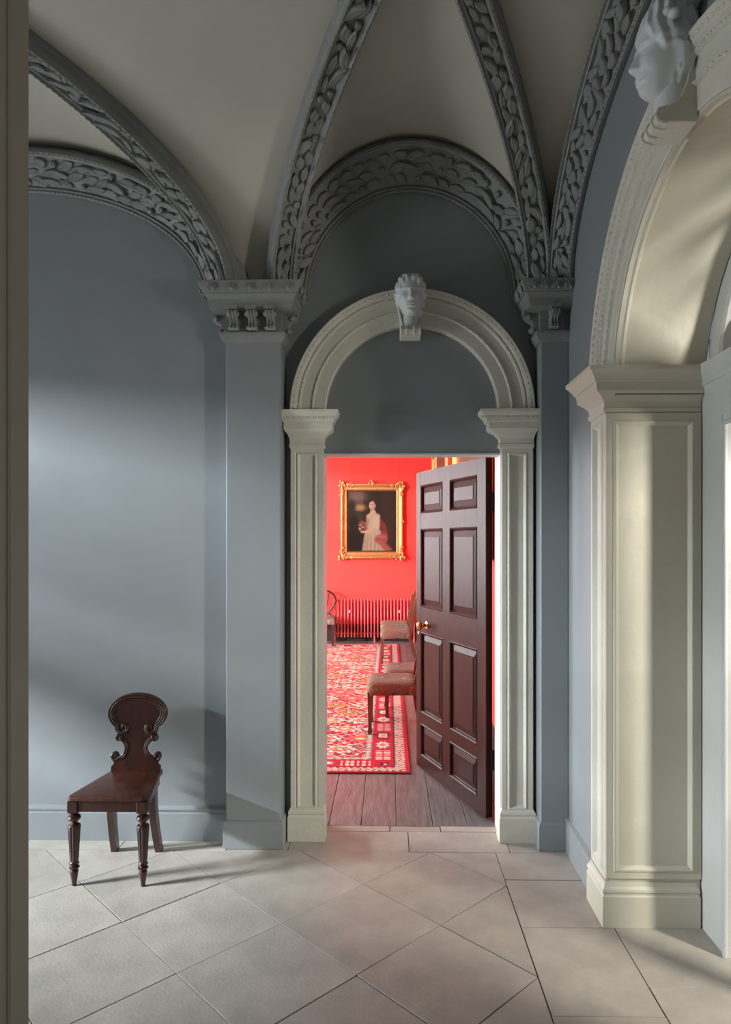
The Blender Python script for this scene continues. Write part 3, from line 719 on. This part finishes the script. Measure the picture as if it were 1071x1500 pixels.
# rug: woven pattern in vertex colours
def rug():
    W, L = 3.9, 6.25; st = .0125; nx, ny = int(W/st), int(L/st)
    a = np.linspace(0, W, nx); b = np.linspace(0, L, ny); A, B = np.meshgrid(a, b)
    ea = np.minimum(A, W-A); eb = np.minimum(B, L-B); e = np.minimum(ea, eb); s_ = np.where(ea < eb, B, A)   # along-border coordinate
    red = np.array([.47, .022, .045]); cream = np.array([.72, .68, .56]); navy = np.array([.022, .035, .06]); gold = np.array([.52, .34, .12]); rose = np.array([.62, .16, .15]); teal = np.array([.10, .20, .20])
    C = np.empty(A.shape+(3,)); C[:] = red
    rs = np.random.RandomState(3)
    def put(mask, c): C[mask] = c
    # field: lattice of palmettes joined by vines
    cell = .30; fa = (A-.40)/cell; fb_ = (B-.40)/cell; row = np.floor(fb_); fo = fa+.5*(row % 2)
    ca, cb = fo-np.floor(fo)-.5, fb_-row-.5; idx = (np.floor(fo).astype(int)*7+row.astype(int)*13) % 5
    ang = np.arctan2(cb, ca); rr = np.hypot(ca*.95, cb*1.25); pet = .38*(1+.18*np.cos(8*ang))
    vine = np.abs(np.sin(A*26+2.2*np.sin(B*19))*np.cos(B*23+2.0*np.sin(A*17)))
    put(vine < .13, cream*.85)
    spk = np.sin(A*71+3*np.sin(B*31))*np.sin(B*67+3*np.sin(A*29)); put(spk > .80, cream); put(spk < -.88, navy); put((spk > .68) & (spk <= .74), gold)
    put(rr < pet*1.12, navy*2)
    for k, c in enumerate((cream, cream*.9, gold, rose*1.1, cream)):
        put((rr < pet) & (idx == k), c)
    put((rr < pet*.68), red*.95); put((rr < pet*.50), gold); put((rr < pet*.34) & (idx % 2 == 0), navy); put((rr < pet*.2), cream)
    # borders
    def band(e0, e1, c): put((e >= e0) & (e < e1), c)
    band(.295, .345, cream*.92); inb = (e >= .300) & (e < .340); m_ = np.sin(s_*95)*1+np.cos((e-.32)*160); put(inb & (m_ > 1.25), rose); put(inb & (m_ < -.35), teal)
    band(.340, .347, navy); band(.292, .299, navy)
    band(.115, .292, red)
    ib = (e >= .125) & (e < .285); t = (s_/.27) % 1-.5; q = (e-.205)/.075; k2 = np.floor(s_/.27).astype(int) % 3
    blk = np.maximum(np.abs(t)*2.2, np.abs(q)); 
    put(ib & (blk < .72) & (k2 == 0), navy); put(ib & (blk < .52) & (k2 == 0), cream); put(ib & (blk < .25) & (k2 == 0), gold)
    lad = (np.sin(s_*150) > .1) & (np.abs(q) < .75) & (np.abs(q) > .1); put(ib & lad & (k2 == 1) & (np.abs(t) < .44), cream*.95)
    fl = np.hypot(t*2.1, q)*(1+.15*np.cos(8*np.arctan2(q, t*2.1))); put(ib & (fl < .75) & (k2 == 2), teal*1.3); put(ib & (fl < .62) & (k2 == 2), cream); put(ib & (fl < .34) & (k2 == 2), rose)
    band(.030, .115, cream*.95); ic = (e >= .036) & (e < .108); z1 = np.sin(s_*62+3.1*np.sin((e-.072)*60)); put(ic & (z1 > .75), red); put(ic & (z1 < -.85), navy); put(ic & (np.abs(z1) < .10), gold)
    band(.108, .118, navy); band(.028, .036, navy*1.5); band(0, .028, red)
    C *= (1+.10*rs.randn(*A.shape))[..., None]; C = np.clip(C, .005, 1)
    X = .151-A; Yv = 4.99+B
    V = np.stack([X, Yv, np.full_like(A, .011)+.0012*rs.rand(*A.shape)], -1).reshape(-1, 3)
    I = np.arange(nx*ny).reshape(ny, nx); Fq = np.stack([I[:-1, :-1], I[1:, :-1], I[1:, 1:], I[:-1, 1:]], -1).reshape(-1, 4)
    me = bpy.data.meshes.new('rug'); me.vertices.add(len(V)); me.vertices.foreach_set('co', V.ravel().astype(np.float32))
    me.loops.add(Fq.size); me.loops.foreach_set('vertex_index', Fq.ravel().astype(np.int32)); me.polygons.add(len(Fq))
    me.polygons.foreach_set('loop_start', np.arange(0, Fq.size, 4, dtype=np.int32)); me.update(calc_edges=True); me.validate()
    ca_ = me.color_attributes.new('Col', 'FLOAT_COLOR', 'POINT'); ca_.data.foreach_set('color', np.concatenate([C.reshape(-1, 3), np.ones((len(V), 1))], 1).ravel().astype(np.float32))
    root = empty('rug', (.151-W/2, 4.99+L/2, 0)); tag(root, 'red patterned oriental rug with cream borders on the boards of the red room', 'rug')
    o = finish(me, M['rug'], 'pile', root, 0); o.location = (-(.151-W/2), -(4.99+L/2), 0)
    edge = MB().frame(-W/2, W/2, -L/2, L/2, [(0, .001), (-.002, .006), (0, .0115), (.006, .0118)], lambda p, q_, h: (p, q_, h))
    edge.build('binding', paint('rug_binding', (.34, .03, .04), .95), root, .6)
rug()

# portrait in a gilt frame
def portrait():
    root = empty('portrait_painting', (-.298, RY1-.035, 2.045)); tag(root, 'gilt framed portrait of a woman in a cream dress on the red wall', 'painting')
    HW, HH = .40, .505; st = .0055; nx, ny = int(2*HW/st), int(2*HH/st)
    a = np.linspace(145, 825, nx); b = np.linspace(1070, 225, ny); A, B = np.meshgrid(a, b)
    rs = np.random.RandomState(5); C = np.empty(A.shape+(3,)); C[:] = (.040, .024, .013)
    sm = lambda d, w_: 1/(1+np.exp(np.clip(d/w_, -40, 40)))
    def mix(mask, c): C[:] = C*(1-mask[..., None])+np.array(c)*mask[..., None]
    def ell(cx, cy, rx, ry, c, soft=.06, rot=0):
        dx, dy = A-cx, B-cy; x = dx*math.cos(rot)+dy*math.sin(rot); y = -dx*math.sin(rot)+dy*math.cos(rot)
        mix(sm(np.hypot(x/rx, y/ry)-1, soft), c)
    def poly(pts, c, soft=4):
        inside = np.zeros(A.shape, bool); dmin = np.full(A.shape, 1e9); n = len(pts)
        for i in range(n):
            (x0, y0), (x1, y1) = pts[i], pts[(i+1) % n]
            cr = ((y0 > B) != (y1 > B)) & (A < (x1-x0)*(B-y0)/(y1-y0+1e-9)+x0); inside ^= cr
            t = np.clip(((A-x0)*(x1-x0)+(B-y0)*(y1-y0))/((x1-x0)**2+(y1-y0)**2+1e-9), 0, 1); dmin = np.minimum(dmin, np.hypot(A-x0-t*(x1-x0), B-y0-t*(y1-y0)))
        mix(sm(np.where(inside, -dmin, dmin), soft), c)
    poly([(145, 225), (360, 225), (360, 505), (145, 505)], (.10, .075, .055), 3); ell(260, 300, 120, 60, (.19, .15, .12), .3); ell(250, 250, 90, 25, (.22, .11, .06), .3)
    ell(310, 455, 70, 40, (.42, .27, .12), .25); ell(190, 440, 60, 90, (.040, .034, .022), .2); poly([(145, 515), (360, 515), (360, 800), (145, 800)], (.055, .043, .026), 3)
    ell(225, 690, 70, 125, (.026, .020, .012), .08); poly([(630, 225), (825, 225), (825, 1070), (630, 1070)], (.050, .030, .017), 10); poly([(145, 800), (350, 800), (350, 1070), (145, 1070)], (.022, .014, .008), 15)
    poly([(400, 560), (440, 530), (440, 780), (385, 790)], (.24, .055, .04)); poly([(300, 670), (350, 640), (420, 690), (420, 760), (330, 760)], (.30, .085, .065), 5)
    poly([(590, 590), (680, 690), (720, 830), (700, 960), (600, 800)], (.20, .045, .035), 5)
    poly([(385, 805), (600, 780), (690, 1070), (345, 1070)], (.47, .39, .27), 4)
    for k, x in enumerate((400, 430, 470, 520, 560, 600)): poly([(x, 830), (x+6, 830), (x-24+k*14, 1070), (x-36+k*14, 1070)], (.27, .21, .13), 4)
    poly([(410, 580), (480, 545), (580, 545), (598, 600), (590, 790), (420, 810)], (.46, .39, .28), 4); poly([(520, 580), (598, 560), (590, 740), (500, 780), (480, 740)], (.52, .44, .31), 5)
    poly([(410, 590), (450, 615), (425, 760), (405, 740)], (.30, .26, .18), 5)
    poly([(470, 750), (520, 740), (620, 800), (560, 860), (500, 800)], (.44, .37, .26), 4)
    poly([(455, 490), (525, 485), (555, 545), (490, 560), (430, 615), (412, 570)], (.56, .40, .27), 3)
    poly([(320, 790), (400, 780), (490, 745), (495, 790), (400, 815), (330, 815)], (.56, .39, .25), 3)
    for k in range(16): ell(300+rs.rand()*75, 690+rs.rand()*80, 12, 10, [(.42, .26, .12), (.50, .38, .26), (.08, .06, .03), (.42, .18, .10)][k % 4], .15)
    ell(497, 400, 58, 58, (.022, .014, .009), .06); poly([(440, 480), (470, 500), (450, 540), (415, 550)], (.022, .014, .009), 4)
    ell(485, 425, 40, 58, (.60, .43, .30), .06); ell(505, 430, 22, 50, (.50, .33, .22), .25); ell(535, 430, 9, 14, (.48, .30, .20), .15)
    for cx in (465, 500): ell(cx, 415, 8, 3.5, (.05, .03, .02), .2); ell(cx, 404, 11, 2.5, (.14, .08, .05), .3)
    ell(477, 437, 4, 14, (.50, .32, .22), .3); ell(479, 460, 10, 3.5, (.45, .13, .10), .2)
    poly([(520, 900), (560, 850), (640, 820), (690, 830), (715, 900), (690, 960), (770, 1040), (765, 1070), (680, 1070), (600, 980), (540, 950)], (.34, .095, .075), 5)
    for (p, q_) in (((545, 870), (640, 850)), ((560, 930), (650, 960)), ((640, 970), (740, 1050)), ((600, 880), (690, 860))):
        poly([p, q_, (q_[0], q_[1]+14), (p[0], p[1]+14)], (.46, .17, .14), 5)
    C = C**1.12*.62+.004; C *= (1+.06*rs.randn(*A.shape))[..., None]; C = np.clip(C, .004, 1)
    V = np.stack([(A-485)/340*HW, np.full_like(A, -.012), (647.5-B)/422.5*HH], -1).reshape(-1, 3)
    I = np.arange(nx*ny).reshape(ny, nx); F = np.stack([I[:-1, :-1], I[:-1, 1:], I[1:, 1:], I[1:, :-1]], -1).reshape(-1, 4)
    me = bpy.data.meshes.new('canvas'); me.from_pydata(V.tolist(), [], F.tolist())
    ca_ = me.color_attributes.new('Col', 'FLOAT_COLOR', 'POINT'); ca_.data.foreach_set('color', np.concatenate([C.reshape(-1, 3), np.ones((len(V), 1))], 1).ravel().astype(np.float32))
    finish(me, M['canvas'], 'canvas', root, 0)['label'] = 'portrait of a woman in a cream dress with rose shawl'
    MB().box(-HW-.02, HW+.02, -.008, .0, -HH-.02, HH+.02).build('backing', M['skirt'], root, 0)
    gilt_frame(root, HW+.135, HH+.135, lambda p, q_, h: (p, -h, q_), .12, .06)
    for sg in (-1, 1): MB().tube([(sg*.40, -.01, HH+.1), (sg*.42, .01, 3.16-2.045)], .0022, 5).build('hanging_wire', M['gilt'], root)
def gilt_frame(root, HW, HH, fn, wd, dp, orn=True):
    fr_ = MB().frame(-HW, HW, -HH, HH, [(0, 0), (0, dp*.6), (wd*.10, dp*.9), (wd*.25, dp), (wd*.38, dp*.75), (wd*.6, dp*.5), (wd*.78, dp*.5), (wd*.84, dp*.62), (wd*.92, dp*.55), (wd*1.0, dp*.25), (wd*1.02, 0)], fn).build('frame', M['gilt'], root, .5)
    if not orn: return fr_
    rs = random.Random(11)
    def blob(p, q_, r, nm='scroll_ornament'):
        mb = MB()
        for k in range(7):
            a = rs.uniform(0, 6.28); t = rs.uniform(.2, 1)*r
            c = fn(p+t*math.cos(a), q_+t*math.sin(a), dp*.85); mb.ball(c, (r*.38, r*.34, r*.42), 7, 5)
        mb.build(nm, M['gilt'], root, 1)
    for sx in (-1, 1):
        for sz in (-1, 1):
            blob(sx*(HW-wd*.20), sz*(HH-wd*.20), wd*.55, 'corner_ornament')
            for k in (1, 2): blob(sx*(HW-wd*.3-k*wd*.62), sz*(HH-wd*.22), wd*.32); blob(sx*(HW-wd*.22), sz*(HH-wd*.3-k*wd*.62), wd*.32)
    for p, q_ in ((HW-wd*.15, 0), (-HW+wd*.15, 0), (0, -HH+wd*.2)): blob(p, q_, wd*.26, 'centre_ornament')
    blob(0, HH+wd*.05, wd*.46, 'crest_ornament')
    return fr_
portrait()
def side_picture(y0, y1, z0, z1, label):
    root = empty('gilt_picture', (RXR-.02, (y0+y1)/2, (z0+z1)/2)); tag(root, label, 'painting', 'gilt pictures on the side wall')
    HW, HH = (y1-y0)/2, (z1-z0)/2
    MB().box(-.014, -.004, -HW+.1, HW-.1, -HH+.1, HH-.1).build('canvas', paint('dark_oil_canvas', (.06, .04, .025), .4, .5, 3), root, 0)
    gilt_frame(root, HW, HH, lambda p, q_, h: (-h, p, q_), .17, .085)
side_picture(8.55, 11.25, 1.72, 3.35, 'large gilt framed picture on the red side wall near the radiator corner')
side_picture(5.15, 7.6, 1.56, 3.45, 'large gilt framed picture on the red side wall behind the open door')

# radiator
def radiator():
    x0, n, st = -.945, 25, .0557; root = empty('radiator', (x0+n*st/2, RY1-.14, 0)); tag(root, 'red painted multi-column radiator under the portrait', 'radiator')
    mb = MB()
    for yy in (-.045, .045):
        mb.tube([(0, yy, .115), (0, yy, .69)], .0135, 8)
    mb.tube([(0, -.045, .69), (0, -.03, .725), (0, .03, .725), (0, .045, .69)], .0145, 8).tube([(0, -.045, .115), (0, -.03, .09), (0, .03, .09), (0, .045, .115)], .0145, 8)
    me = mb.mesh('column'); me.materials.append(M['rad']); me.polygons.foreach_set('use_smooth', [True]*len(me.polygons))
    for k in range(n):
        o = bpy.data.objects.new('column', me); COL.objects.link(o); o.parent = root; o.location = (-n*st/2+(k+.5)*st, 0, 0)
    for z in (.14, .68): MB().tube([(-n*st/2, 0, z), (n*st/2, 0, z)], .017, 8).build('manifold', M['rad'], root, .8)
    for x in (-n*st/2+.5*st, 0, n*st/2-.5*st):
        for yy in (-.045, .045): MB().lathe([(.016, 0), (.014, .02), (.012, .11)], (x, yy, 0), 8).build('foot', M['rad'], root, .8)
    for x in (-.42, .42): MB().box(x-.012, x+.012, -.075, -.055, .50, .54).build('bracket', M['white'], root, 0)
    MB().tube([(n*st/2, 0, .14), (n*st/2+.05, 0, .14), (n*st/2+.06, 0, .12), (n*st/2+.06, 0, 0)], .011, 8).build('pipe', M['skirt'], root, .8)
radiator()

# side chairs with tapestry seats (face -X)
def side_chair():
    r = empty('side_chair'); 
    W, D, H = .47, .44, .455
    # seat: local x = forward(-) / back(+), y across
    n = 14; R = []
    for ring, (ins, z) in enumerate(((0, H-.115), (-.004, H-.09), (0, H-.035), (.012, H-.012), (.035, H-.002), (.08, H+.004), (.15, H-.004), (.20, H-.010))):
        pts = []
        for k in range(40):
            a = 2*PI*k/40; c, s_ = math.cos(a), math.sin(a); e_ = .22
            px_ = (abs(c)**e_)*(1 if c >= 0 else -1)*(D/2-ins); py = (abs(s_)**e_)*(1 if s_ >= 0 else -1)*(W/2-ins)*(1-.08*(px_/D))
            pts.append((px_, py, z+(.012*math.cos(px_*7) if ring < 3 else .004)))
        R.append(pts)
    MB().rings(R, True, True, True).build('seat', M['tapestry'], r, .8)
    for sy in (-1, 1):
        x, y = -D/2+.024, sy*(W/2-.024)
        MB().tube([(x, y, .37), (x, y, .10), (x, y, .04)], [.022, .0155, .0145], sq=(1, 1)).tube([(x, y, .04), (x, y, .032), (x, y, 0)], [.020, .021, .014], sq=(1, 1)).build('leg', M['walnut'], r, 0)
        yb = sy*(W/2-.055)
        MB().tube([(D/2-.02+.10*(1-t)**2, yb, .40*t) for t in np.linspace(0, 1, 9)], [.015+.008*t for t in np.linspace(0, 1, 9)], sq=(1, 1)).build('leg', M['walnut'], r, .5)
        MB().tube([(D/2-.02+.09*t**1.5+.01*math.sin(PI*t), yb+sy*.02*t, .38+.50*t) for t in np.linspace(0, 1, 11)], [.023-.005*t for t in np.linspace(0, 1, 11)], sq=(.9, 1.0)).build('back_stile', M['walnut'], r, .5)
    MB().tube([(D/2+.07+.02*math.cos(t*1.4), t*.195, .885+.015*math.cos(t*1.5)) for t in np.linspace(-1, 1, 11)], .021, sq=(.7, 1.3)).build('top_rail', M['walnut'], r, .5)
    MB().tube([(D/2+.022+.01*math.cos(t), t*.18, .62) for t in np.linspace(-1, 1, 7)], .014, sq=(.7, 1.2)).build('back_rail', M['walnut'], r, .5)
    for y in (-.07, 0, .07): MB().tube([(D/2+.024, y, .62), (D/2+.05, y*1.3, .76), (D/2+.085, y*1.5, .88)], .009, sq=(.7, 1.2)).build('splat', M['walnut'], r, .5)
    return r
sc = side_chair()
spots = [(.027, 6.18, .0, 'carved side chair with orange and blue tapestry seat, the one nearest the open door edge'),
         (.17, 6.74, .02, 'carved side chair with tapestry seat, second from the doorway along the side wall'),
         (.10, 9.62, -.02, 'carved side chair with pale tapestry seat, third from the doorway along the side wall'),
         (.085, 10.45, .02, 'carved side chair with pale tapestry seat beside the radiator, last along the side wall')]
for k, (x, y, a, lb) in enumerate(spots):
    o = sc if k == 0 else copy_tree(sc)
    o.location = (x, y, .0125 if True else 0); o.rotation_euler = (0, 0, a); tag(o, lb, 'chair', 'side chairs along the side wall of the red room')
# shield back chair by the radiator, faces the hall
def shield_chair():
    r = empty('shield_back_chair', (-1.135, 11.17, .0125)); tag(r, 'shield-back chair with pale seat at the left end of the radiator', 'chair'); W, D, H = .50, .44, .45
    r['label'] = 'dark shield-back chair with pale seat standing beside the end of the radiator'
    MB().course(-W/2+.03, W/2-.03, -D/2+.03, D/2-.03, [(.03, H-.10), (.034, H-.05), (.03, H-.015), (.012, H), (-.06, H+.012)]).build('seat', M['tapestry'], r, .6)
    for sx in (-1, 1):
        MB().tube([(sx*(W/2-.025), -D/2+.025, .36), (sx*(W/2-.025), -D/2+.025, .05), (sx*(W/2-.025), -D/2+.025, 0)], [.023, .015, .019], sq=(1, 1)).build('leg', M['skirt'], r, 0)
        MB().tube([(sx*(W/2-.05), D/2-.02+.06*(1-t)**2, .42*t) for t in np.linspace(0, 1, 7)], [.016+.006*t for t in np.linspace(0, 1, 7)], sq=(1, 1)).build('leg', M['skirt'], r, .5)
    sh = [(.235*math.sin(a)*(1-.30*max(0, -math.cos(a))), D/2+.04, .67+.24*math.cos(a)*(1 if math.cos(a) < 0 else .82)+.02*abs(math.sin(a))) for a in np.linspace(0, 2*PI, 37)]
    MB().tube(sh, .016, 7).build('shield_frame', M['skirt'], r, .9)
    for x in (-.11, -.04, .04, .11): MB().tube([(x*.25, D/2+.04, .44), (x*.9, D/2+.04, .66), (x*1.2, D/2+.04, .86)], .009, 6).build('splat', M['skirt'], r, .9)
    for sx in (-1, 1): MB().tube([(sx*.19, D/2-.01, .40), (sx*.12, D/2+.03, .50)], .016, 6).build('back_stile', M['skirt'], r, .9)
shield_chair()

# ------------------------------------------------------------------ hall chair with scrolled back
def hall_chair():
    r = empty('hall_chair', (-1.385, 3.53, 0)); tag(r, 'dark mahogany hall chair with scrolled spoon back against the grey wall', 'chair')
    X0 = 1.385; Y0 = -3.53
    # seat board (trapezoid with rounded front corners)
    def trap(fx, bx, yf, yb, rd=.03):
        pts = []
        for k in range(7):
            a = PI+PI/2*k/6; pts.append((-fx+rd+rd*math.cos(a), yf+rd+rd*math.sin(a)))
        for k in range(7):
            a = -PI/2+PI/2*k/6; pts.append((fx-rd+rd*math.cos(a), yf+rd+rd*math.sin(a)))
        return pts+[(bx, yb), (-bx, yb)]
    def lay(ins, z): return [(x, y, z) for x, y in trap(.200-ins, .140-ins, -.215+ins, .185)]
    MB().rings([lay(.006, .424), lay(0, .429), lay(0, .440), lay(.004, .445), lay(.012, .447)], True, True, True).build('seat', M['mahogseat'], r, .5)
    ap = trap(.188, .130, -.203, .18, .01)
    MB().rings([[(x, y, z) for x, y in ap] for z in (.372, .424)], True, True, True).build('apron', M['mahog'], r, .4)
    for sx in (-1, 1):
        c = (sx*.171, -.186, 0)
        bevel(MB().box(c[0]-.026, c[0]+.026, c[1]-.026, c[1]+.026, .366, .425).build('leg_block', M['mahog'], r, 0), .005, 3)
        prof = [(.006, 0), (.011, .004), (.012, .02), (.020, .070), (.021, .074), (.015, .078), (.017, .083), (.025, .090), (.025, .096), (.016, .101), (.018, .106), (.024, .111), (.023, .116), (.019, .122),
                (.0205, .14), (.0235, .20), (.0275, .27), (.0295, .295), (.0285, .303), (.020, .308), (.014, .313), (.015, .318), (.028, .328), (.032, .338), (.028, .348), (.016, .354), (.020, .358), (.027, .364), (.026, .370)]
        MB().lathe(prof, c, 48, lambda a, z: 1+(.20*abs(math.cos(5*a))-.12 if .125 < z < .302 else 0)).build('leg', M['mahog'], r, .7)
        bx = sx*.112
        MB().tube([(bx+sx*.010*(1-t)**2, .115+.085*(1-t)**2, .0+.43*t) for t in np.linspace(0, 1, 12)], [.0165+.004*t for t in np.linspace(0, 1, 12)], sq=(1, 1.15)).build('leg', M['mahog'], r, .5)
    # back panel outline, units of the photo crop -> metres
    k = .000384; zc = 1215
    big = [(428*math.cos(a), 395-290*math.sin(a)) for a in np.linspace(PI/2, -.72, 26)]
    half = big+[(275, 632), (262, 668), (292, 700), (310, 740), (292, 785), (255, 796), (222, 770), (190, 785), (165, 825), (152, 880), (165, 935), (205, 985), (240, 1002), (258, 960), (300, 935), (345, 950), (362, 1000), (345, 1055), (315, 1095), (320, 1108), (352, 1135), (356, 1215)]
    pts = half+[(-x, y) for x, y in half[::-1][:-1]]
    rake = lambda z: .185+.10*max(0, z-.43)
    def fn(x, y, h):
        z = .445+(zc-y)*k*.985; return (x*k, rake(z)-h, z)
    mb = MB().prism(pts, fn, 0, .020)
    bevel(mb.build('back_panel', M['mahog'], r, 0), .003, 2)
    def scroll(path, r0, nm='scroll_moulding'):
        m = len(path); rad = [r0*(1 if len(path) < 3 else 1) for q in range(m)]
        return MB().tube([fn(x, y, .021) for x, y in path], rad, 7).build(nm, M['mahog'], r, 1)
    for sx in (-1, 1):
        for off, rr in ((18, .0068), (52, .0075), (84, .0045)):
            path = [(sx*(428-off)*math.cos(a), 395-(290-off)*math.sin(a)) for a in np.linspace(PI/2, -.75, 30)]
            cx, cy = 187, 592; last = path[-1]; R0 = math.hypot(abs(last[0])-cx, last[1]-cy); a0 = math.atan2(last[1]-cy, abs(last[0])-cx)
            if off < 80:
                for t in np.linspace(.05, 1, 34):
                    a = a0+t*(2.1*PI*(1.15 if off < 30 else 1)); rr_ = R0*(1-t)**1.25*.92+ (14 if off < 30 else 10); rr_ = min(rr_, 92 if t > .12 else R0)
                    path.append((sx*(cx+rr_*math.cos(a)), cy+rr_*math.sin(a)))
            scroll(path, rr)
        # lower C-scroll with its two volutes
        for off, rr in ((0, .0072), (26, .0055)):
            arcp = [(262+(112-0+off)*math.cos(a)*-1, 890+(128+off)*math.sin(a)) for a in np.linspace(-1.25, 1.25, 20)]
            up, dn = [], []
            for t in np.linspace(0, 1, 26):
                a = -2.4+t*2.3*PI; q = 46*(1-t*.85); up.append((255+q*math.cos(a), 745+q*math.sin(a)))
                a = 2.2-t*2.3*PI; q = 56*(1-t*.85); dn.append((300+q*math.cos(a), 1000+q*math.sin(a)))
            path = (up[::-1] if off == 0 else [])+arcp+(dn if off == 0 else [])
            scroll([(sx*x, y) for x, y in path], rr)
    MB().box(-.138, .138, .160, .205, .420, .4465).build('back_rail', M['mahog'], r, 0)
    return r
hc = hall_chair()
